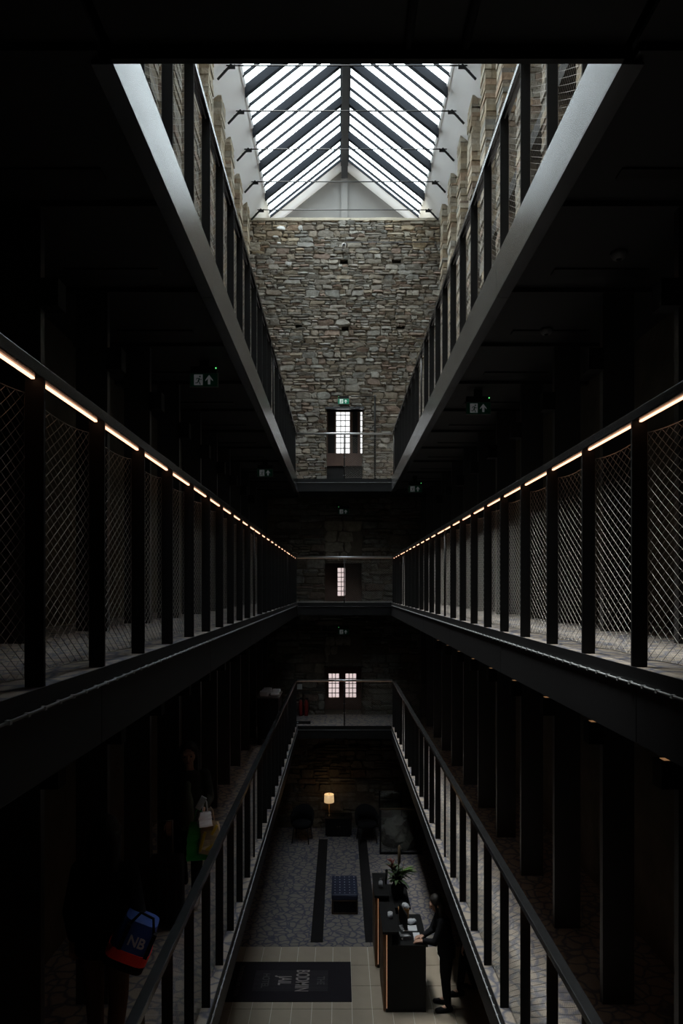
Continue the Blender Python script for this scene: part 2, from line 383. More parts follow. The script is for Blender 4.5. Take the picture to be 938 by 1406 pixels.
# ------------------------------------------------------------------ balustrades
def net(wid, hgt, nc, nr, r=.0012, sag=.022):
    mb = MB()
    def P(i, j):
        u = i/(2*nc); v = j/(2*nr); sg = 4*u*(1-u)*sag
        return Vector((0, u*wid, sg*.5+v*(hgt-sg*1.5)))
    def seg(a, b, r=r):
        d = (b-a).normalized(); s1 = Vector((1,0,0)); s2 = d.cross(s1)
        ring = [s1*math.cos(t)+s2*math.sin(t) for t in (0, 2.094, 4.189)]
        vs = [a+q*r for q in ring]+[b+q*r for q in ring]
        mb.add(vs, [(0,1,4,3),(1,2,5,4),(2,0,3,5)])
    for i in range(2*nc+1):
        for j in range(2*nr):
            if (i+j) % 2 == 0:
                for q in (-1, 1):
                    if 0 <= i+q <= 2*nc: seg(P(i, j), P(i+q, j+1))
    for i in range(2*nc):
        seg(P(i, 0), P(i+1, 0), r*1.8); seg(P(i, 2*nr), P(i+1, 2*nr), r*1.8)
    for i in (0, 2*nc):
        for j in range(2*nr): seg(P(i, j), P(i, j+1), r*1.4)
    return mb
RH = 1.11
net_me = net(BAY-.01, .985, 9, 22).mesh('wire_mesh', 'wire', True)
post_me = MB().box(-.033, .033, -.007, .007, 0, RH-.045).mesh('post', 'post')
tube_post_me = MB().tube([(0,0,0),(0,0,RH-.05)], .014, 10).mesh('end_post', 'fascia_dark', True)
led_me = MB().box(-.0055, .0055, .014, BAY-.016, RH-.052, RH-.046).mesh('light_strip', 'led'); led_off_me = MB().box(-.0055, .0055, .014, BAY-.016, RH-.052, RH-.046).mesh('light_strip', 'led_off')
for lev, Z in (('upper', L3), ('middle', L2), ('lower', L1)):
    for side in ('left', 'right'):
        S = SIDE[side]; x = S['p']; ys = [y for y in POSTY if not (lev == 'upper' and y < 2.9)]
        desc = {'upper':'high balustrade under the skylight', 'middle':'balustrade with glowing warm light strip under its rail', 'lower':'lowest balustrade, sloping down past the lobby'}[lev]
        t = thing('balustrade', f'black steel and wire mesh {desc}, {side} side', 'balustrade', (x, 0, z(Z)), group='gallery balustrades')
        hr = MB().box(-.032, .032, ys[0]-.05, YB, RH-.046, RH).build('handrail', 'rail', t, bevel=.004)
        for i, y in enumerate(ys):
            if i % 9 == 4 and i > 9: place('post', tube_post_me, t, (0, y, 0))
            else: place('post', post_me, t, (0, y, 0))
            if i < len(ys)-1:
                place('wire_mesh', net_me, t, (S['s']*.034, y+.005, .03))
                place('light_strip', led_off_me if lev == 'upper' else led_me, t, (0, y, 0))
    # bridge rail across the end
    t = thing('bridge_balustrade', f'wire mesh rail across the {lev} end bridge', 'balustrade', (-1.05, YB+.03, z(Z)), group='bridge balustrades')
    MB().tube([(.03, 0, RH-.02), (2.32, 0, RH-.02)], .024, 16).build('handrail', 'silver', t, True)
    place('post', tube_post_me, t, (1.17, 0, 0))
    nm = net(1.15, .98, 18, 21).mesh('wire_mesh', 'wire', True)
    place('wire_mesh', nm, t, (1.18, 0, .03), (0, 0, -math.pi/2)); place('wire_mesh', nm, t, (2.33, 0, .03), (0, 0, -math.pi/2))
    if lev != 'upper': MB().box(.04, 2.31, -.008, .008, RH-.046, RH-.04).build('light_strip', 'led_dim', t)
    fx = MB()
    for q in range(5):
        fx.box(1.145, 1.155, -.01, .01, .08+.22*q, .10+.22*q); fx.box(1.185, 1.195, -.01, .01, .08+.22*q, .10+.22*q)
    fx.build('fixings', 'silver', t)

# ------------------------------------------------------------------ side walls, piers and columns
PIERY = [17.35-1.275*k for k in range(13)]
for side in ('left', 'right'):
    S = SIDE[side]; s, wx, px = S['s'], S['w'], S['pier']
    root = MB().box(*sorted((wx+s*.04, wx+s*.6)), Y0-.3, YBK, z(L3-.2), z(ZT)).build(f'wall_{side}', 'pointing')
    tag(root, f'exposed rubble stone upper wall with piers along the {side}', 'wall', kind='structure')
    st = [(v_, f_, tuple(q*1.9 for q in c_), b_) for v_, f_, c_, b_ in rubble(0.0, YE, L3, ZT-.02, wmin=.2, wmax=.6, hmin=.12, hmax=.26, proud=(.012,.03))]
    def fr(u, v, p, s=s, wx=wx): return (wx+s*.04-s*p, u, z(v))
    def sc(b, wx=wx):
        if b[0] < 4: return 0
        q = [proj(wx, b[i], b[2+j]) for i in (0,1) for j in (0,1)]
        if min(p[1] for p in q) < 92 or max(abs(p[0]-466) for p in q) > 300: return 0
        return (max(p[0] for p in q)-min(p[0] for p in q))*(max(p[1] for p in q)-min(p[1] for p in q))
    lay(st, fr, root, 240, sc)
    for y in PIERY:
        mb = MB(); v = L3; a, b = sorted((px, wx+s*.1))
        top = ZT+R.uniform(-.03, .06)
        while v < top-.03:
            h = R.uniform(.05, .14); h = min(h, top-v); j = lambda q: R.uniform(-q, q)
            n = R.choice((1, 1, 2))
            cut = [0, 1] if n == 1 else [0, R.uniform(.3,.7), 1]
            for i in range(n):
                y0, y1 = y+.44*cut[i]+j(.012)+.003, y+.44*cut[i+1]+j(.012)-.003
                inn = px+s*j(.016)
                mid = px+s*R.uniform(.08, .2)
                for xa, xb in (((inn, mid-s*.003), (mid+s*.003, wx+s*.1)) if R.random() < .6 else ((inn, wx+s*.1),)):
                    x0, x1 = sorted((xa, xb)); dy = j(.01); kk = R.uniform(.75, 1.0)
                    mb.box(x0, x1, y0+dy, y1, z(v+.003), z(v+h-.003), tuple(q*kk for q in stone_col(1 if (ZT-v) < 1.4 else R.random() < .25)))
            v += h
        o = mb.build('stone_pier', 'stone', root, colour=True)
    # remains of the removed top gallery: a dark steel band across each bay
    for i in range(len(PIERY)-1):
        ya, yb = PIERY[i+1]+.44, PIERY[i]
        MB().box(*sorted((wx-s*.24, wx+s*.05)), ya+.01, yb-.01, z(6.0), z(6.21)).build('gallery_band', 'post', root)
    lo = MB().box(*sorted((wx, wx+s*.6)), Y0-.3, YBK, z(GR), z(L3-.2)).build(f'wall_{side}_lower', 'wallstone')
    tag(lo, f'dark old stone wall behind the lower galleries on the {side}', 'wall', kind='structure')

    fin = MB().box(*sorted((S['col'], S['col']+s*.25)), -.03, .03, 0, 2.75).mesh('fin_column', 'column')
    sc_box = MB(); x0, x1 = sorted((S['col'], S['col']-s*.12)); sc_box.box(x0, x1, -.06, .06, 0, .17)
    sc_box = sc_box.mesh('lamp_body', 'post'); slit = MB().box(x0+.03, x1-.03, -.03, .03, .17, .173).mesh('lamp_slit', 'slit')
    for lev, Z, zn in (('lower', L1, 1), ('middle', L2, 2)):
        n = 0
        for y in COLY:
            if y < 1.5 or y > YE-.2: continue
            n += 1; nth = ORD[n-1]
            fo = bpy.data.objects.new('fin_column', fin); C.objects.link(fo); fo.location = (0, y, z(Z)); fo.scale = (1, 1, 2.70/2.75)
            tag(fo, f'tall black fin column, {nth} from the near end, {lev} gallery, {side} side', 'column', f'black fin columns, {lev} {side}')
            if zn and y < 15:
                t = thing('wall_lamp', f'small black box lamp with glowing slit on the {nth} {lev} {side} column', 'lamp', (0, y, z(Z+2.07)), group=f'box lamps, {lev} {side} gallery')
                place('lamp_body', sc_box, t, (0,0,0)); place('lamp_slit', slit, t, (0,0,0))
rw = MB().box(WL-.6, WR+.6, Y0-.3, Y0, z(GR), z(12)).build('wall_near', 'wallstone'); tag(rw, 'plain stone wall closing the near end of the hall', 'wall', kind='structure')

# ------------------------------------------------------------------ end wall
opn = {'upper': (-.33, .61, L3, 4.69), 'middle': (-.38, .59, L2, .66), 'lower': (-.38, .59, L1, -2.06)}
put_holes = [(.06, .24, 6.74, 6.86), (1.49, 1.71, 6.80, 6.88), (.02, .22, 8.50, 8.62), (1.38, 1.62, 8.52, 8.63), (-1.15, -.98, 6.83, 6.9)]
wid = {'upper': (-.36, 1.02, L3, 4.95), 'middle': (-.45, .66, L2, .75), 'lower': (-.45, .66, L1, -1.98)}
EL, ER = WL-.1, WR+.1
we = cells(MB(), EL, ER, GR, ZT, YE+.03, YE+.30, list(opn.values())+put_holes); cells(we, EL, ER, GR, ZT, YE+.30, YBK, list(wid.values()))
wall_end = we.build('wall_end', 'mortar'); tag(wall_end, 'tall end wall of rough grey-brown rubble stone below the gable', 'wall', kind='structure')
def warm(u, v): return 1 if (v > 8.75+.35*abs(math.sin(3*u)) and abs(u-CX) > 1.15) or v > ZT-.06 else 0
holes_up = [opn['upper']]+put_holes
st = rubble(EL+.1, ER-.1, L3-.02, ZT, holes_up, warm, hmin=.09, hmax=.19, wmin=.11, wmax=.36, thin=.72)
def frE(u, v, p): return (u, YE+.03-p, z(v))
def scE(b):
    if b[0] < -2.4 or b[1] > 2.66: return 0
    return (b[1]-b[0])*(b[3]-b[2])
lay(st, frE, wall_end, 300, scE)
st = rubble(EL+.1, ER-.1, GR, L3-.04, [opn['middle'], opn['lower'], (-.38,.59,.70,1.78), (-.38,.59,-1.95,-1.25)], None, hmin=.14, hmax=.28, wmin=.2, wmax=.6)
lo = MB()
for vs, fs, col, bb in st: lo.add([frE(*v) for v in vs], fs, tuple(c*.5 for c in col))  # stone colour halved: the gloom below the upper bridge is put into it
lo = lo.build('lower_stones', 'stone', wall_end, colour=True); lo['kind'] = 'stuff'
for k, (u0, u1, v0, v1) in enumerate([(-.38,.10,1.50,1.78),(.10,.59,1.50,1.78),(-.38,-.05,1.22,1.50),(-.05,.36,1.22,1.50),(-.38,.12,.95,1.22),(.12,.30,.95,1.22),(-.38,.0,.70,.95),(.0,.22,.70,.95),
                                      (-.38,-.1,-1.5,-1.25),(-.1,.12,-1.5,-1.25),(.12,.32,-1.5,-1.25),(-.38,-.22,-1.74,-1.5),(-.22,-.02,-1.74,-1.5),(-.38,-.28,-1.95,-1.74)]):
    vs, fs, col, bb = one_stone(u0, u1, v0, v1, .03, (.24,.22,.185)); MB().add([frE(*v) for v in vs], fs, col).build('ashlar_block', 'stone', wall_end, colour=True)
# pale lime capping on the wall head
cp = MB(); n = 40
for i in range(n):
    a, b = WL+(WR-WL)*i/n, WL+(WR-WL)*(i+1)/n; h = .035+.03*noise.noise((a*1.3, 2, 0))
    cp.box(a, b+.001, YE-.03, YE+.5, z(ZT-.03), z(ZT+h))
cp.build('lime_capping', 'lime', wall_end)
for u, v, w_, h in ((-1.63, 9.36, .20, .12), (-1.08, 9.37, .13, .11), (-1.76, 9.17, .18, .05), (-1.64, 9.0, .11, .05), (-1.42, 8.43, .17, .11)):
    vs, fs, col, bb = one_stone(u, u+w_, v, v+h, .075, (.78,.80,.82)); MB().add([frE(*q) for q in vs], fs, col).build('whitewashed_stone', 'stone', wall_end, colour=True)

# windows in the end wall
def bars(mb, x0, x1, z0, z1, nx, nz, y, r=.009):
    for i in range(1, nx): q = x0+(x1-x0)*i/nx; mb.box(q-r, q+r, y-.012, y+.012, z(z0), z(z1))
    for i in range(1, nz): q = z0+(z1-z0)*i/nz; mb.box(x0, x1, y-.011, y+.011, z(q)-r, z(q)+r)
    return mb
def sheet(x0, x1, z0, z1, y): return MB().box(x0, x1, y-.003, y+.003, z(z0), z(z1))
YW = 18.88
wn = thing('window_1', 'bright barred window with black shutters in the upper end wall', 'window', (0,0,0), kind='structure')
wood = MB().box(-.36, -.31, YW-.04, YW+.05, z(3.66), z(4.95)).box(-.13, -.085, YW-.04, YW+.05, z(3.66), z(4.95)).box(.285, .36, YW-.04, YW+.05, z(3.66), z(4.95)).box(.50, .575, YW-.04, YW+.05, z(3.66), z(4.95)).box(.96, 1.02, YW-.04, YW+.05, z(3.66), z(4.95)).box(-.36, 1.02, YW-.04, YW+.05, z(4.88), z(4.95)).box(-.36, 1.02, YW-.10, YW+.06, z(3.60), z(3.67))
wood.build('window_frame', 'wood', wn)
for x0, x1 in ((-.31, -.13), (.36, .50)): MB().box(x0, x1, YW-.02, YW+.02, z(3.67), z(4.88)).build('shutter', 'shutter', wn)
for x0, x1, nx in ((-.085, .285, 3), (.575, .96, 3)):
    p_ = sheet(x0, x1, 3.67, 4.88, YW+.02).build('pane', 'pane', wn); bars(MB(), x0, x1, 3.67, 4.88, nx, 8, YW).build('glazing_bars', 'grey', p_)
MB().box(-.36, 1.02, YW-.12, YBK, z(3.33), z(3.60)).build('timber_sill', 'wood', wn)
MB().box(-.36, 1.02, YW-.05, YBK, z(L3), z(3.33)).build('infill_panel', 'shutter', wn)
MB().box(-.37, .65, YE-.03, YE+.28, z(4.69), z(4.75)).build('lintel_plate', 'rail', wn)
wn = thing('window_2', 'narrow pale window slot at the back of the middle end wall', 'window', (0,0,0), kind='structure')
p_ = sheet(-.045, .16, -.20, .56, YW).build('pane', 'pane_pink', wn); bars(MB(), -.045, .16, -.20, .56, 2, 6, YW-.02).build('glazing_bars', 'grey', p_)
b_ = MB(); cells(b_, -.45, .66, L2, .75, YW-.02, YW+.1, [(-.045, .16, -.20, .56)]); b_.build('timber_surround', 'wood', wn)
wn = thing('window_3', 'pair of pale square windows in the lower end wall', 'window', (0,0,0), kind='structure')
holes = [(-.29, -.01, -2.98, -2.32), (.17, .46, -2.98, -2.32)]
for h in holes:
    p_ = sheet(*h, YW).build('pane', 'pane_pink', wn); bars(MB(), *h, 3, 5, YW-.02).build('glazing_bars', 'wood', p_)
b_ = MB(); cells(b_, -.45, .66, L1, -1.98, YW-.02, YW+.1, holes); b_.build('timber_surround', 'wood', wn)
MB().box(-.40, .61, YE-.02, YE+.25, z(-2.06), z(-2.03)).build('lintel_plate', 'rail', wn)

# conduits, camera on the wall
t = thing('conduit', 'thin black conduit running down the end wall beside the upper window', 'pipe', (.93, YE-.07, z(L3)))
MB().tube([(0,0,0),(0,0,2.36)], .024, 8).build('pipe', 'post', t, True); MB().ball((0,-.01,2.38), .035, 12).build('junction', 'grey', t, True)
MB().tube([(-.62,0,2.37),(-.03,0,2.37)], .012, 8).build('branch_pipe', 'post', t, True)
tag(MB().tube([(.16, YE-.07, z(9.02)), (2.5, YE-.07, z(9.03))], .013, 8).tube([(2.5, YE-.07, z(9.03)), (2.5, YE-.07, z(8.95))], .013, 8).build('cable_run', 'grey', None, True), 'thin grey cable run along the top of the end wall', 'cable')
t = thing('security_camera', 'small round camera with pale ring high on the end wall', 'camera', (.12, YE-.10, z(8.89)))
MB().lathe((0,0,0), [(.04,0),(.055,.02),(.055,.10),(.03,.13)], 16).rot(math.pi/2, 'X').build('housing', 'ring', t, True)
MB().lathe((0,0,0), [(.038,.128),(.036,.142)], 16).rot(math.pi/2, 'X').build('lens', 'eye', t, True)
MB().box(-.03, .03, 0, .12, -.09, -.05).build('bracket', 'ring', t)

# ------------------------------------------------------------------ roof
SL = .80; hw = CX-(-2.31); ZR = 9.70+SL*hw                # ridge height
def rp(side, t): return (CX+side*(hw-t), z(9.70+SL*t))    # point on the slope, t from the wall head inwards
nrm = math.hypot(1, SL)
roof = thing('ceiling', 'pitched glass skylight roof with dark steel rafters and white eaves', 'skylight', kind='structure')
T0 = .42
def slope_slab(side, t0, t1, y0, y1, d0, d1):
    """slab following the roof slope; d is the offset below the slope plane"""
    vs = []
    for t in (t0, t1):
        x, zz = rp(side, t)
        for d in (d0, d1): vs.append((x+side*-0*d, zz-d*nrm, d))
    (xa, za0, _), (_, za1, _), (xb, zb0, _), (_, zb1, _) = vs
    v = [(xa,y0,za0),(xb,y0,zb0),(xb,y1,zb0),(xa,y1,za0),(xa,y0,za1),(xb,y0,zb1),(xb,y1,zb1),(xa,y1,za1)]
    return v, [(0,1,2,3),(7,6,5,4),(0,4,5,1),(1,5,6,2),(2,6,7,3),(3,7,4,0)]
YR1 = 18.72
RAFY = [17.6-1.24*k for k in range(16)]
for side in (-1, 1):
    MB().add(*slope_slab(side, -.75, T0, Y0-.3, YG, -.12, 0)).build('eaves_panel', 'plaster', roof)
    MB().add(*slope_slab(side, T0, hw, YR1, YG+.1, -.12, 0)).build('end_panel', 'plaster', roof)
    MB().add(*slope_slab(side, T0-.02, T0+.02, Y0, YR1, -.1, .012)).build('eaves_trim', 'plaster', roof)
    for y in RAFY: MB().add(*slope_slab(side, T0, hw-.04, y-.05, y+.05, -.03, .13)).build('rafter', 'rafter', roof)
    ys = [YR1]
    for y in RAFY: ys += [y+q for q in (.90, .52, .17)] + [y]
    ys = sorted(q for q in ys if Y0 < q <= YR1)
    for q in ys:
        if all(abs(q-y) > .01 for y in RAFY): MB().add(*slope_slab(side, T0, hw-.04, q-.017, q+.017, -.03, .02)).build('glazing_bar', 'rafter', roof)
    ys = [Y0]+ys
    for a, b in zip(ys[:-1], ys[1:]): MB().add(*slope_slab(side, T0, hw-.05, a, b, -.02, -.012)).build('glass_pane', 'glass', roof)
MB().box(CX-.085, CX+.085, Y0, YR1+.25, z(ZR-.42), z(ZR-.08)).box(CX-.12, CX+.12, Y0, YR1+.25, z(ZR-.08), z(ZR+.12)).build('ridge_beam', 'ridge', roof)
g = MB().prism([(CX-hw-.6, z(9.0)), (CX+hw+.6, z(9.0)), (CX+hw+.6, z(9.70-SL*.6+.12)), (CX, z(ZR+.15)), (CX-hw-.6, z(9.70-SL*.6+.12))], 'y', YG, YG+.15).build('wall_gable', 'grey_plaster')
tag(g, 'grey plastered gable triangle above the end wall', 'wall', kind='structure')
MB().box(CX-.09, CX+.09, YG-.06, YG, z(9.3), z(ZR-.1)).build('gable_rib', 'grey_plaster', g)
gb = MB().prism([(CX-hw-.6, z(8.7)), (CX+hw+.6, z(8.7)), (CX+hw+.6, z(9.1)), (CX, z(ZR+.15)), (CX-hw-.6, z(9.1))], 'y', Y0-.3, Y0-.15).build('wall_gable_near', 'grey_plaster'); tag(gb, 'plain gable closing the near end of the roof', 'wall', kind='structure')
for k in range(15):
    y = 17.98-1.24*k
    if y < 0: break
    zr = z(9.84)
    t = MB().tube([(CX-2.27, 0, zr), (CX+2.27, 0, zr)], .012, 6).build('tie_rod', 'fascia_dark', roof, True, loc=(0, y, 0))
    for side in (-1, 1):
        b_ = MB(); xa = CX+side*2.43; xb = CX+side*2.10
        b_.tube([(xa, 0, z(9.70-SL*0-.12)), (CX+side*2.17, 0, z(9.86))], .022, 6); b_.prism([(CX+side*2.32, z(9.74)), (xb, zr+.02), (xb, zr-.06), (CX+side*2.20, zr-.06)], 'y', -.012, .012)
        b_.build('bracket', 'post', t)

# ------------------------------------------------------------------ exit signs
def stroke(mb, a, b, wd, y0, y1):
    a = Vector(a); b = Vector(b); d = (b-a).normalized(); n = Vector((-d.y, d.x))*wd/2
    mb.prism([tuple(a+n), tuple(a-n), tuple(b-n), tuple(b+n)], 'y', y0, y1)
def exit_sign(label, x, y, zc, lit=False, wd=.28, led=1):
    t = thing('exit_sign', label, 'exit sign', (x, y, z(zc)), group='exit signs')
    h = wd*.47; gm, wm = ('sign_green_lit', 'sign_white_lit') if lit else ('sign_green', 'sign_white')
    MB().box(-wd/2-.008, wd/2+.008, .0, .02, -h/2-.008, h/2+.008).build('frame', 'sign_frame', t)
    MB().box(-wd/2, wd/2, -.004, .0, -h/2, h/2).build('face', gm, t)
    MB().box(-wd/2+.0, wd/2, .0, .06, h/2+.008, h/2+.075).build('housing', 'post', t)
    MB().box(-wd*.36, -wd*.04, -.007, -.004, -h*.42, h*.42).build('door_symbol', wm, t)
    mb = MB(); k = wd
    for a, b, w_ in (((-.165,.035),(-.20,-.06),.05), ((-.20,-.06),(-.155,-.10),.03), ((-.155,-.10),(-.125,-.185),.03), ((-.20,-.05),(-.235,-.12),.03), ((-.235,-.12),(-.31,-.12),.03), ((-.165,.05),(-.25,.055),.025), ((-.25,.055),(-.275,.0),.025), ((-.165,.05),(-.12,-.0),.025), ((-.12,.0),(-.065,.01),.025)):
        stroke(mb, (a[0]*k, a[1]*k), (b[0]*k, b[1]*k), w_*k, -.010, -.007)
    mb.prism([(-.14*k+.032*k*math.cos(q), .115*k+.032*k*math.sin(q)) for q in [math.pi*2*i/12 for i in range(12)]], 'y', -.010, -.007)
    mb.build('running_figure', gm, t)
    a = MB(); a.prism([(.06*k,.0),(.20*k,.18*k),(.34*k,.0),(.34*k,-.05*k),(.245*k,.04*k),(.245*k,-.17*k),(.155*k,-.17*k),(.155*k,.04*k),(.06*k,-.05*k)], 'y', -.007, -.004); a.build('arrow_symbol', wm, t)
    if led: MB().box(led*wd*.45-.006, led*wd*.45+.006, -.01, .0, h/2+.05, h/2+.062).build('indicator', 'green_led', t)
    if y < 17: MB().box(-.05, .05, .02, .04, h/2+.075, L3-.25-zc+.003).build('hanger', 'post', t)
    return t
exit_sign('dim exit sign under the left upper gallery, nearest the camera', -1.41, 7.2, 2.17)
exit_sign('dim exit sign far along under the left upper gallery', -1.37, 12.75, 2.13, led=0)
exit_sign('dim exit sign under the right upper gallery, nearest the camera', 1.66, 8.25, 2.15)
exit_sign('dim exit sign far along under the right upper gallery', 1.60, 14.6, 2.10)
exit_sign('green exit sign above the upper window of the end wall', .11, YE-.09, 4.87, True, led=-1)
exit_sign('dim exit sign on the end wall below the upper bridge', .11, YE-.09, 2.0, led=-1)
exit_sign('dim exit sign on the end wall below the middle bridge', .11, YE-.09, -1.13, led=-1)
for x, y, where in ((1.98, 4.9, 'nearer'), (1.9, 6.35, 'farther')):
    t = thing('smoke_detector', f'round dark smoke detector under the right upper gallery, {where} of two', 'detector', (x, y, z(L3-.25)), group='ceiling detectors')
    MB().lathe((0,0,-.05), [(.02,0),(.04,.005),(.055,.03),(.06,.05)], 18).build('body', 'grey', t, True); MB().lathe((0,0,-.058), [(.012,0),(.02,.008)], 12).build('sensor', 'post', t, True)

# ------------------------------------------------------------------ lobby furniture
# bench
t = thing('tufted_bench', 'navy leather buttoned bench on a bronze frame between the black strips', 'bench', (.105, 13.72, 0))
cu = MB().box(-.255, .255, -.45, .45, .27, .385).build('cushion', 'navy', t, bevel=.03)
for i in range(5):
    for k in range(7): MB().ball((-.19+.095*i, -.37+.123*k, .386), .014, 8, (1,1,.6)).build('button', 'silver', cu, True)
fr_ = MB()
for sy in (-.43, .40):
    for sx in (-.25, .225): fr_.box(sx, sx+.025, sy, sy+.025, 0, .27)
    fr_.box(-.25, .25, sy, sy+.025, 0, .025).box(-.25, .25, sy, sy+.025, .245, .27)
for sx in (-.25, .225): fr_.box(sx, sx+.025, -.43, .42, .0, .02)
fr_.build('frame', 'bronze', t); MB().box(-.22, .22, -.40, .40, .03, .25).build('base_box', 'dark_desk', t)
# doormat
t = thing('doormat', 'large dark doormat with vertical hotel lettering on the beige tiles', 'doormat', (-.80, 11.03, 0))
MB().box(-.99, .99, -.56, .56, 0, .010).build('pile', 'mat_black', t, bevel=.004)
ln = MB()
for i in range(24):
    y_ = -.28+.56*i/23; ln.box(-.56, .62, y_-.003, y_+.003, .010, .0112)
ln.build('pinstripes', 'mat_line', t)
def mtext(s, x, size, m, sx, ly=1):
    me = text_mesh(s, size, m, .0008, sx, size*.012); o = place('lettering', me, t, (x, 0, .0122), (0, 0, -math.pi/2)); return o
mtext('THE', .50, .17, 'mat_text2', .75); mtext('BODMIN', .20, .30, 'mat_text', .52); mtext('JAIL', -.08, .29, 'mat_text', .52); mtext('HOTEL', -.38, .16, 'mat_text2', .8); mtext('THE BODMIN JAIL HOTEL', -.80, .085, 'mat_text2', .9)
# reception desks
def desk(x0, x1, y0, y1, label, name='reception_desk'):
    t = thing(name, label, 'desk', (x0, y0, 0), group='reception desks'); w_, d = x1-x0, y1-y0
    MB().box(.12, w_, 0, d, 0, .97).build('body', 'dark_desk', t); MB().box(.10, w_+.03, -.02, d+.02, .97, 1.0).build('worktop', 'dark_desk', t, bevel=.004)
    MB().box(.03, .12, .0, d, 0, 1.16).build('upstand', 'dark_desk', t); MB().box(-.02, .22, -.02, d+.02, 1.16, 1.20).build('counter_shelf', 'dark_desk', t, bevel=.004)
    n = int(d/.065)
    sm = MB().box(-.008, .03, 0, .048, .02, 1.15).mesh('oak_slat', 'oak')
    for i in range(n): place('oak_slat', sm, t, (0, .01+i*d/n, 0))
    MB().box(.035, .047, -.008, .0, .06, 1.14).build('light_strip', 'led_desk', t)
    return t
desk(.66, 1.28, 10.22, 11.16, 'black reception desk nearest the camera with oak slats and amber light strip')
desk(.60, 1.15, 11.42, 12.30, 'black reception desk behind the other, carrying the flower arrangement')
def bottle(x, y, zz, r, h, m, label, cap='grey'):
    t = thing('pump_bottle', label, 'bottle', (x, y, zz))
    MB().lathe((0,0,0), [(r,0),(r,h*.65),(r*.45,h*.78),(r*.4,h*.85)], 14).build('bottle_body', m, t, True); MB().lathe((0,0,h*.85), [(r*.5,0),(r*.5,h*.1)], 12).box(-r*.2, r*1.1, -r*.2, r*.2, h*.96, h).build('pump', cap, t)
bottle(.70, 11.7, 1.2, .035, .16, 'white', 'white pump bottle on the farther reception desk')
tag(MB().tube([(.80, 11.85, 1.2), (.81, 11.85, 1.42)], [.014,.022], 8).ball((.81, 11.85, 1.43), .024).build('desk_stand', 'post', None, True), 'slim black stand beside the white pump bottle', 'stand')
tag(MB().lathe((.78, 10.62, 1.2), [(.035,0),(.04,.09),(.034,.088),(.03,.02)], 14).build('white_cup', 'white', None, True), 'white cup on the shelf of the nearer reception desk', 'cup')
tag(MB().box(.98, 1.20, 10.62, 10.80, 1.0, 1.006).build('paper_sheet', 'white'), 'white sheet of paper lying farther back on the worktop', 'paper')
tag(MB().box(.93, 1.06, 10.36, 10.50, 1.0, 1.008).build('note_pad', 'white'), 'small white pad beside the keyboard on the near desk', 'note pad')
tag(MB().box(1.12, 1.22, 10.34, 10.56, 1.0, 1.01).build('open_book', 'white', None), 'white open ledger under the receptionist hands', 'book')
t = thing('telephone', 'grey desk telephone with keypad on the near worktop', 'telephone', (1.0, 10.42, 1.0), .2)
MB().prism([(-.08,0),(.08,0),(.08,.02),(-.08,.06)], 'x', -.06, .06).build('body', 'grey', t)
kp = MB()
for i in range(3):
    for k in range(4): kp.box(-.03+.022*i, -.014+.022*i, -.06+.025*k, -.042+.025*k, .03, .056-.008*k)
kp.build('keypad', 'white', t); MB().tube([(-.085,-.07,.05),(-.085,0,.065),(-.085,.07,.055)], .016, 8).build('handset', 'grey', t, True)
t = thing('monitor', 'black monitor facing the receptionist on the near desk', 'monitor', (.99, 10.72, 1.0), .2)
MB().box(-.012, .012, -.20, .20, .06, .30).build('screen', 'dark_desk', t, bevel=.004); MB().box(-.05, .06, -.08, .08, 0, .012).box(-.0, .02, -.02, .02, .012, .12).build('stand', 'grey', t)
t = thing('gift_bag', 'amber and white paper bag with tissue on the near reception desk', 'bag', (1.02, 10.98, 1.0))
MB().prism([(-.07,0),(.07,0),(.085,.19),(-.085,.19)], 'y', -.05, .05).build('bag_body', 'teddy', t)
tp = MB()
for i in range(9):
    a = R.uniform(0, 6.28); tp.ball((.05*math.cos(a), .03*math.sin(a), .19+R.uniform(0,.06)), R.uniform(.03,.05), 6, (1,.8,.7))
tp.build('tissue', 'white', t)
tag(MB().ball((1.12, 10.83, 1.05), .055, 10, (1.2,.9,.8)).ball((1.17, 10.86, 1.04), .04, 8).build('crumpled_tissue', 'white'), 'crumpled white tissue beside the amber bag', 'tissue')
# flowers
t = thing('flower_arrangement', 'tall arrangement of dark leaves, pink bloom and bulrush in a black vase', 'flowers', (.99, 11.78, 1.0))
MB().lathe((0,0,0), [(.07,0),(.10,.08),(.11,.18),(.07,.26),(.085,.29)], 18).build('vase', 'dark_desk', t, True)
def leaf(p, d, L, wd, m='leaf', droop=.3):
    p = Vector(p); d = Vector(d).normalized(); sd = d.cross(Vector((0,0,1)));
    sd = sd.normalized() if sd.length > .01 else Vector((1,0,0)); up = sd.cross(d)
    vs = []; fs = []
    for i, (a, b) in enumerate(((0,.15),(.3,.9),(.6,1),(.85,.55),(1,.02))):
        c = p+d*L*a-Vector((0,0,1))*droop*L*a*a
        vs += [c-sd*wd*b/2+up*.01*b, c-up*.004, c+sd*wd*b/2+up*.01*b]
    for i in range(4):
        for k in range(2): fs.append((i*3+k, i*3+k+1, i*3+k+4, i*3+k+3))
    mb = MB().add(vs, fs); o = mb.build('leaf' if m != 'bloom' else 'petal', m, t, True); sm = o.modifiers.new('thick', 'SOLIDIFY'); sm.thickness = .003
for i in range(46):
    a = R.uniform(0, 6.283); e = R.uniform(-.3, 1.5)
    leaf((R.uniform(-.05,.05), R.uniform(-.05,.05), .26+R.uniform(0,.22)), (math.cos(a), math.sin(a), e), R.uniform(.14,.34), R.uniform(.03,.07))
for i in range(6): leaf((.06,0,.42), (1, R.uniform(-.4,.3), R.uniform(.4,.9)), R.uniform(.22,.34), .035, 'leaf2')
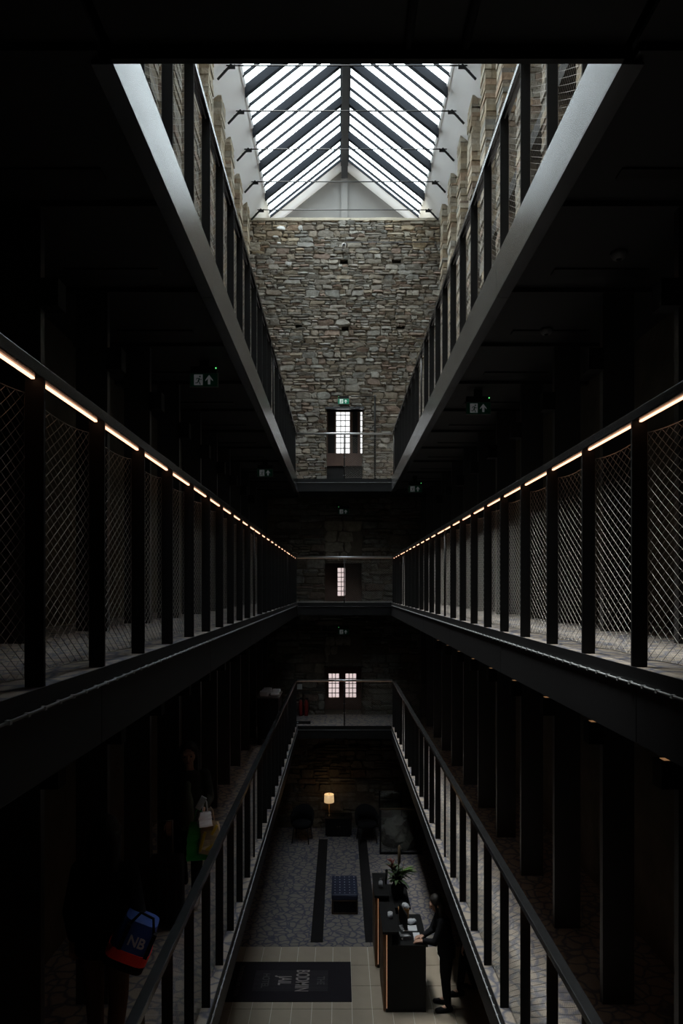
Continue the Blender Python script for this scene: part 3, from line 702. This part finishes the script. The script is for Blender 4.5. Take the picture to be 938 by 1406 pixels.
for i in range(9): leaf((-.09, -.02, .45+.02*i), (math.cos(i*1.3)-.5, math.sin(i*1.3), 1.2), .13, .045, 'bloom', .1)
MB().tube([(0,0,.26),(.02,0,.55),(.03,0,.60),(.03,0,.86),(.03,0,.89)], [.008,.01,.026,.026,.006], 10).build('bulrush', 'twig', t, True)
for dx, h in ((.12,.62),(-.06,.58),(.16,.5)): MB().tube([(dx*.3,0,.26),(dx,.02,h)], [.008,.004], 6).build('twig', 'twig', t, True)
# far seating: table, lamp, chairs
t = thing('side_table', 'low dark cabinet table against the far lobby wall', 'table', (-.02, 17.65, 0))
MB().box(-.33, .33, -.22, .22, .04, .44).build('body', 'dark_desk', t); MB().box(-.35, .35, -.24, .24, .44, .47).build('table_top', 'dark_desk', t, bevel=.005); MB().box(-.30, .30, -.2, .2, 0, .04).build('plinth', 'post', t)
for s in (-1, 1): MB().ball((s*.03, -.225, .26), .014, 8).build('knob', 'brass', t, True)
t = thing('table_lamp', 'lit table lamp with cream drum shade on the dark table', 'lamp', (-.26, 17.62, .47))
MB().lathe((0,0,0), [(.07,0),(.07,.015),(.012,.03),(.012,.33)], 16).build('stem', 'brass', t, True)
MB().lathe((0,0,.35), [(.125,0),(.12,.20),(.117,.20),(.122,0)], 24).build('shade', 'shade', t, True)
MB().lathe((0,0,.55), [(.012,0),(.012,.02)], 10).build('finial', 'brass', t, True)
pl = bpy.data.lights.new('lamp_bulb', 'POINT'); pl.energy = .6; pl.color = (1,.6,.28); pl.shadow_soft_size = .04
po = bpy.data.objects.new('lamp_bulb', pl); C.objects.link(po); po.parent = t; po.location = (0,0,.62)
tag(MB().ball((.08, 17.62, .50), .05, 10, (1.2,.8,.7)).ball((.13, 17.62, .51), .03, 8).build('table_ornament', 'post', None, True), 'small dark ornament beside the table lamp', 'ornament')
def chair(x, label, rz):
    t = thing('armchair', label, 'chair', (x, 17.15, 0), rz, 'tub chairs by the table lamp')
    mb = MB(); n = 14; prof = []
    for i in range(n+1):
        a = math.radians(-15+210*i/n); h = .62+.22*math.sin(max(0, min(math.pi, a)))
        for r, zz in ((.27,.42),(.30,h),(.26,h),(.23,.42)): prof.append((r*math.cos(a), r*math.sin(a), zz))
    fs = []
    for i in range(n):
        for k in range(4): fs.append((i*4+k, i*4+(k+1)%4, i*4+4+(k+1)%4, i*4+4+k))
    fs += [(0,1,2,3), tuple(n*4+k for k in (3,2,1,0))]
    mb.add(prof, fs).build('backrest', 'black', t, True)
    MB().lathe((0,0,.36), [(.22,0),(.25,.03),(.25,.09),(.21,.12)], 20).build('seat', 'black', t, True)
    for sx in (-1,1):
        for sy in (-1,1): MB().tube([(sx*.17,sy*.17,.38),(sx*.21,sy*.21,0)], [.016,.010], 8).build('leg', 'post', t, True)
chair(-.92, 'dark tub chair left of the lamp table', math.radians(-10)); chair(.68, 'dark tub chair right of the lamp table', math.radians(10))
# glass screen with bedrock
def screen(x0, x1, y, h, label):
    t = thing('glass_screen', label, 'screen', (x0, y, 0), group='screens around the bedrock'); w_ = x1-x0
    [MB().box(a, a+.035, -.02, .02, 0, h).build('post', 'post', t) for a in (0, w_-.035)]; MB().box(0, w_, -.025, .025, h-.03, h).build('top_rail', 'bronze', t)
    MB().box(.035, w_-.035, -.005, .005, .05, h-.03).build('pane', 'clear', t); MB().box(.0, w_, -.02, .02, 0, .05).build('bottom_rail', 'post', t)
screen(.95, 1.95, 16.3, 1.08, 'glass screen with dark frame in front of the preserved rock')
screen(1.02, 1.62, 17.85, 1.08, 'smaller bronze topped screen behind the rock')
rk = bmesh.new(); bmesh.ops.create_icosphere(rk, subdivisions=4, radius=1)
for v in rk.verts:
    n_ = noise.noise(v.co*1.6)*.35+noise.noise(v.co*4)*.14; v.co *= 1+n_
    v.co = Vector((v.co.x*.45, v.co.y*.5, max(0, v.co.z*.45+.22)))
me = bpy.data.meshes.new('bedrock'); rk.to_mesh(me); rk.free(); me.materials.append(M['rock']); o = bpy.data.objects.new('bedrock', me); C.objects.link(o); o.location = (1.5, 17.0, 0); tag(o, 'rough grey bedrock outcrop behind the glass screen', 'rock')

# ------------------------------------------------------------------ end bridge bits and linen trolley
for k, x in enumerate((-1.0, -.86)):
    t = thing('fire_extinguisher', f'dark fire extinguisher on the lower bridge, {("left","right")[k]} of the pair', 'extinguisher', (x, 17.95, z(L1)), group='extinguishers on the lower bridge')
    MB().lathe((0,0,0), [(.05,0),(.055,.02),(.055,.34),(.03,.41),(.015,.42)], 16).build('cylinder', 'extinguisher', t, True); MB().box(-.02,.06,-.012,.012,.42,.46).build('valve', 'post', t); MB().tube([(.03,-.01,.43),(.075,-.02,.35),(.065,-.02,.1)], .01, 6).build('hose', 'post', t, True)
tag(MB().box(-1.10, -.97, YE-.04, YE-.02, z(-2.63), z(-2.50)).build('wall_notice', 'white'), 'small white notice above the extinguishers', 'notice')
t = thing('floor_sign', 'low dark plate with a pale square on the lower bridge edge', 'sign', (-.87, YB+.25, z(L1)))
MB().box(-.17, .17, -.01, .01, 0, .07).build('plate', 'post', t); MB().box(-.16, -.13, -.013, -.01, .025, .055).build('pale_square', 'white', t)
t = thing('linen_trolley', 'dark housekeeping trolley piled with linen on the lower left gallery', 'trolley', (-1.5, 14.9, z(L1)))
MB().box(-.22, .22, -.4, .4, .14, 1.0).build('body', 'black', t); MB().box(-.24, .24, -.42, .42, 1.0, 1.03).build('top_tray', 'grey', t)
for sx in (-.18, .18):
    for sy in (-.33, .33): MB().lathe((sx, sy, .01), [(.03,0),(.05,.03),(.05,.08),(.03,.13)], 10).build('castor', 'post', t, True)
for i in range(6):
    a, b = R.uniform(-.14,.14), -.3+.11*i
    tag(MB().box(-1.5+a-.09, -1.5+a+.09, 14.9+b-.05, 14.9+b+.05, z(L1+1.03), z(L1+1.03+R.uniform(.04,.12))).build('folded_towel', 'towel', bevel=.015), f'folded pale towel, {ORD[i]} from the near end of the linen trolley', 'towel', 'towels on the trolley')

# ------------------------------------------------------------------ people
def cap(mb, a, b, ra, rb, n=10):
    a = Vector(a); b = Vector(b)
    mb.tube([a, b], [ra, rb], n); mb.ball(a, ra, n); mb.ball(b, rb, n); return mb
def loft(mb, rows, n=18):
    """rows: (centre, half depth along x, half width along y), bottom to top"""
    vs = []; fs = []
    for c, rx, ry in rows:
        for k in range(n): t = 2*math.pi*k/n; vs.append((c[0]+rx*math.cos(t), c[1]+ry*math.sin(t), c[2]))
    for i in range(len(rows)-1):
        for k in range(n): fs.append((i*n+k, i*n+(k+1)%n, (i+1)*n+(k+1)%n, (i+1)*n+k))
    fs += [tuple(range(n))[::-1], tuple((len(rows)-1)*n+k for k in range(n))]
    return mb.add(vs, fs)
def fuse(mb, name, m, parent, vox=.012, it=4):
    o = mb.build(name, m, parent, True)
    r_ = o.modifiers.new('fuse', 'REMESH'); r_.mode = 'VOXEL'; r_.voxel_size = vox; r_.use_smooth_shade = True
    sm = o.modifiers.new('soften', 'SMOOTH'); sm.factor = .5; sm.iterations = it
    return o
def mixp(a, b, t): return Vector(a)*(1-t)+Vector(b)*t
def person(label, loc, rz, J, top='black', legs='black', shoe='black', skin='skin', hairlen=.32, inner=None):
    """J: joint positions with the figure facing +x; heights from the floor"""
    t = thing('person', label, 'person', loc, rz); g = {k: Vector(v) for k, v in J.items()}
    pv, wv, cv, nv, hd = g['pelvis'], g['waist'], g['chest'], g['neck'], g['head']
    up = (hd-nv).normalized(); fw = g.get('face', Vector((1,0,0))).normalized(); up = (up-fw*up.dot(fw)).normalized(); rt = fw.cross(up).normalized()
    b = MB()
    loft(b, [(pv-Vector((0,0,.10)),.08,.12), (pv,.095,.15), (wv,.08,.115), (cv,.095,.14), (mixp(cv,nv,.55),.07,.12), (mixp(cv,nv,.95),.045,.05)])
    cap(b, mixp(cv,nv,.7), hd-up*.04, .052, .050)
    b.ball(hd+up*.045-fw*.012, .090, 14, (1,1,1)); b.ball(hd+up*.0+fw*.018, .075, 12); b.ball(hd-up*.055+fw*.030, .054, 12); b.ball(hd-up*.085+fw*.052, .030, 10)
    cap(b, hd+up*.022+fw*.088, hd-up*.022+fw*.108, .008, .014, 8); cap(b, hd+up*.036+fw*.080-rt*.04, hd+up*.036+fw*.080+rt*.04, .014, .014, 8)
    for q in (-1, 1): b.ball(hd+rt*q*.088-up*.005-fw*.01, .022, 8, (.8,.8,1.2))
    for sd in ('l', 'r'):
        sh, el, wr = g['sh_'+sd], g['el_'+sd], g['wr_'+sd]
        cap(b, sh, el, .048, .040); cap(b, el, wr, .038, .026)
        h_ = g.get('hd_'+sd, (wr-el)).normalized(); sv = g.get('pl_'+sd, Vector((0,1,0))); sv = (sv-h_*sv.dot(h_)).normalized(); dn = h_.cross(sv).normalized()
        if dn.z > 0: dn = -dn
        for q in (-.024, -.008, .008, .024): cap(b, wr+h_*.015+sv*q*.7, wr+h_*.085+sv*q*1.15, .016, .0135, 8)
        for q, L in ((-.030,.066),(-.010,.078),(.011,.073),(.030,.056)):
            p0 = wr+h_*.088+sv*q; p1 = p0+h_*L*.55+dn*.006; cap(b, p0, p1, .0098, .0088, 8); cap(b, p1, p1+h_*L*.36+dn*L*.42, .0088, .0075, 8)
        p0 = wr+h_*.03-sv*.022; p1 = wr+h_*.062-sv*.052+dn*.012; cap(b, p0, p1, .014, .0115, 8); cap(b, p1, wr+h_*.098-sv*.060+dn*.026, .0115, .009, 8)
        hp, kn, an, to = g['hip_'+sd], g['kn_'+sd], g['an_'+sd], g['toe_'+sd]
        cap(b, hp, kn, .078, .052); cap(b, kn, an, .050, .034); cap(b, an, an+to-Vector((0,0,an.z-.035)), .032, .026)
    body = fuse(b, 'body', skin, t, .0065, 3)
    for q in (-1, 1): MB().ball(hd+fw*.083+rt*q*.034+up*.014, .0115, 8).build('eye', 'eye', body, True)
    MB().tube([hd+fw*.084-up*.052-rt*.024, hd+fw*.091-up*.053, hd+fw*.084-up*.052+rt*.024], [.004,.008,.004], 6).build('mouth', 'lips', body, True)
    hb = MB(); hb.ball(hd+up*.052-fw*.026, .100, 16)
    for q in (-1, 1):
        cap(hb, hd+up*.105+fw*.035+rt*q*.025, hd+up*.045+fw*.022+rt*q*.086, .026, .018); cap(hb, hd+up*.045+fw*.012+rt*q*.088, hd+rt*q*.082-fw*.04-Vector((0,0,hairlen*.9)), .017, .026)
    for q in (-.06, 0, .06): cap(hb, hd-fw*.065+rt*q, hd-fw*.085+rt*q*1.15-Vector((0,0,hairlen)), .062, .045)
    fuse(hb, 'hair', 'hair', t, .011, 3)
    c = MB()
    hem = pv-Vector((0,0,.13))
    loft(c, [(hem,.135,.195), (pv,.135,.19), (wv,.118,.155), (mixp(wv,cv,.6),.128,.172), (cv+Vector((0,0,.02)),.125,.178), (mixp(cv,nv,.5),.098,.165), (mixp(cv,nv,.88),.068,.078)])
    for sd in ('l', 'r'):
        sh, el, wr = g['sh_'+sd], g['el_'+sd], g['wr_'+sd]
        cap(c, sh, el, .068, .056); cap(c, el, mixp(el, wr, .93), .055, .040)
    fuse(c, 'jacket', top, t)
    if inner:
        c = MB(); loft(c, [(hem+fw*.055-Vector((0,0,.02)),.09,.10), (pv+fw*.06,.09,.095), (wv+fw*.045,.085,.085), (cv+fw*.05,.085,.07), (mixp(cv,nv,.6)+fw*.03,.06,.04)]); fuse(c, 'top', inner, t)
    c = MB(); loft(c, [(pv-Vector((0,0,.15)),.11,.16), (pv-Vector((0,0,.05)),.12,.17), (pv+Vector((0,0,.05)),.11,.15)])
    for sd in ('l', 'r'): cap(c, g['hip_'+sd], g['kn_'+sd], .095, .068); cap(c, g['kn_'+sd], mixp(g['kn_'+sd], g['an_'+sd], .96), .066, .052)
    fuse(c, 'trousers', legs, t)
    for sd in ('l', 'r'):
        an, to = g['an_'+sd], g['toe_'+sd]; f0 = Vector((an.x, an.y, .042))
        c = MB(); cap(c, f0-to*.25, f0+to*.55, .042, .044); cap(c, f0+to*.55, f0+to*1.15-Vector((0,0,.008)), .044, .034); cap(c, an, f0, .044, .042)
        c.v = [(x_, y_, max(0, z_)) for x_, y_, z_ in c.v]
        fuse(c, 'shoe', shoe, t, .009, 2)
    return t
def stand(h=1.65, lean=0, **kw):
    k = h/1.7
    J = dict(pelvis=(0,0,.95), waist=(lean*.3,0,1.12), chest=(lean*.7,0,1.32), neck=(lean+.01,0,1.46), head=(lean+.035,0,1.60),
             sh_l=(lean*.75,.17,1.38), el_l=(lean*.75-.03,.23,1.10), wr_l=(lean*.75+.05,.24,.87), sh_r=(lean*.75,-.17,1.38), el_r=(lean*.75-.03,-.23,1.10), wr_r=(lean*.75+.05,-.24,.87),
             hip_l=(0,.09,.88), kn_l=(.02,.10,.49), an_l=(-.01,.10,.09), hip_r=(0,-.09,.88), kn_r=(.02,-.10,.49), an_r=(-.01,-.10,.09), toe_l=(.15,.02,0), toe_r=(.15,-.02,0))
    J.update(kw)
    out = {}
    for n_, p in J.items():
        out[n_] = tuple(p) if n_[:3] in ('pl_', 'hd_') or n_ == 'face' else tuple(q*k for q in p)
    return out
# receptionist: faces the desk (-x), both hands on the worktop
person('receptionist in black with long dark hair writing at the near desk', (1.60, 10.33, 0), math.pi,
       stand(1.66, .10, el_l=(.20,.20,1.10), wr_l=(.36,.10,1.075), el_r=(.19,-.20,1.10), wr_r=(.34,-.06,1.075), hd_l=(1,-.2,-.12), hd_r=(1,.2,-.12), pl_l=(0,1,0), pl_r=(0,-1,0), head=(.155,0,1.59), face=(1,0,-.45)), skin='skin', hairlen=.42)
person('second receptionist in black standing behind the first, half hidden by the gallery edge', (1.98, 10.72, 0), math.pi*.97,
       stand(1.68, .02, kn_l=(.08,.10,.49), an_l=(.12,.10,.09), an_r=(-.12,-.10,.09)), hairlen=.3)
# woman with the shopping on the lower left gallery, walking to the camera
W_ = person('woman in mottled jacket and sage top walking with shopping bags on the lower left gallery', (-1.60, 7.40, z(L1)), -math.pi/2,
       stand(1.62, .03, el_l=(.0,.22,1.12), wr_l=(.22,.20,1.06), hd_l=(1,.1,-.2), pl_l=(0,.3,1), el_r=(-.03,-.25,1.12), wr_r=(.05,-.22,.88), kn_l=(.10,.10,.50), an_l=(.14,.10,.09), an_r=(-.16,-.10,.10), face=(1,.15,-.05)), top='camo', shoe='trainer', inner='sage', hairlen=.3)
bx_, by_, bz_ = -1.40, 7.08, z(L1)
tag(MB().box(-.03, .03, -.015, .015, -.07, .07).rot(.5, 'Y').build('leaflet', 'white', loc=(-1.40, 7.00, z(-2.17)), bevel=.006), 'white folded leaflet in the hand of the woman', 'leaflet')
def bag(name, label, x, y, zt, w_, h, d, m, tilt=0):
    t = thing(name, label, 'bag', (x, y, z(zt)), tilt, 'shopping bags of the woman')
    n = 7; vs = []; fs = []
    for i in range(n+1):
        q = i/n; ww = w_*(1-.35*(1-q)**2*0-.30*q**3); dd = d*(1-.75*q)
        for sx, sy in ((-1,-1),(0,-1.15),(1,-1),(1,1),(0,1.1),(-1,1)): vs.append((sx*ww/2+R.uniform(-.008,.008), sy*dd/2+R.uniform(-.008,.008), -h*(1-q)))
    for i in range(n):
        for k in range(6): fs.append((i*6+k, i*6+(k+1)%6, i*6+6+(k+1)%6, i*6+6+k))
    fs.append(tuple(range(6))[::-1])
    MB().add(vs, fs).build('bag_body', m, t)
    MB().tube([(-w_*.2,0,-.02),(-w_*.12,0,.10),(0,0,.14),(w_*.12,0,.10),(w_*.2,0,-.02)], .006, 6).build('handle', m, t, True)
    return t
bag('carrier_bag', 'green carrier bag hanging from the hand of the woman', -1.45, 7.12, -2.40, .24, .38, .10, 'green', .2)
kb = bag('paper_bag', 'kraft and yellow paper bag in front of the green bag', -1.31, 7.04, -2.36, .22, .33, .10, 'kraft', -.25)
for a, b in (((-.09,-.30),(-.03,-.10)), ((.04,-.12),(.10,-.02)), ((-.02,-.28),(.06,-.22))):
    mb = MB(); stroke(mb, a, b, .025, -.066, -.058); mb.build('yellow_print', 'yellow', kb)
tb_ = bag('plastic_bag', 'clear plastic bag bunched just below the leaflet', -1.36, 7.00, -2.26, .14, .14, .08, 'towel', .4)
# person with the sports bag
person('person in black seen from behind with a sports bag, lower left corner', (-1.62, 4.75, z(L1)), math.pi/2,
       stand(1.68, .04, el_r=(-.05,-.26,1.08), wr_r=(-.02,-.22,.92), kn_l=(.08,.09,.49), an_l=(.12,.09,.09), an_r=(-.10,-.09,.10)), legs='tan', hairlen=.22)
t = thing('sports_bag', 'royal blue sports bag with a scarlet base stripe and white letters', 'bag', (-1.365, 4.62, z(-2.32)), math.radians(12))
t.rotation_euler = (0, math.radians(24), math.radians(6)); t.scale = (.9, .9, .9)
def bagsec(z0, z1, g_=0):
    mb = MB(); n = 8; vs = []; fs = []
    for q in (z0, z1):
        k = 1-max(0, q-.02)*1.6
        for i in range(20):
            a = 2*math.pi*i/20; c, s_ = math.cos(a), math.sin(a)
            vs.append((math.copysign(abs(c)**.5, c)*(.155+g_)*k, math.copysign(abs(s_)**.5, s_)*(.13+g_)*k, q))
    for i in range(20): fs.append((i, (i+1)%20, 20+(i+1)%20, 20+i))
    fs += [tuple(range(20))[::-1], tuple(range(20, 40))]
    return mb.add(vs, fs)
bagsec(-.06, .15).build('bag_body', 'blue', t); bagsec(-.14, -.06, .006).build('base_stripe', 'red', t); bagsec(-.20, -.14, .002).build('bag_base', 'black', t)
for dx in (-.075, .125): MB().box(dx-.012, dx+.016, -.146, -.10, -.055, .13).build('strap', 'black', t)
MB().tube([(-.075,-.11,.12),(-.03,-.09,.22),(.07,-.09,.21),(.125,-.11,.10)], .011, 6).build('handle', 'black', t, True)
me = text_mesh('NB', .105, 'white', .002, .9, .0022); place('lettering', me, t, (.025, -.141, .03), (math.pi/2, 0, 0))
t = thing('suitcase', 'black upright suitcase with wheels in front of the woman', 'suitcase', (-1.74, 6.75, z(L1)), .15)
MB().box(-.22, .22, -.13, .13, .06, .68).build('shell', 'black', t, bevel=.04)
for i in range(5): MB().box(-.18+.08*i, -.16+.08*i, -.137, -.128, .12, .62).build('rib', 'post', t)
for sx in (-.17, .17):
    for sy in (-.09, .09): MB().lathe((sx, sy, 0), [(.02,0),(.03,.02),(.03,.05),(.02,.07)], 10).build('wheel', 'post', t, True)
MB().tube([(-.10,.10,.66),(-.10,.10,1.0),(.10,.10,1.0),(.10,.10,.66)], .010, 8).build('pull_handle', 'grey', t, True)
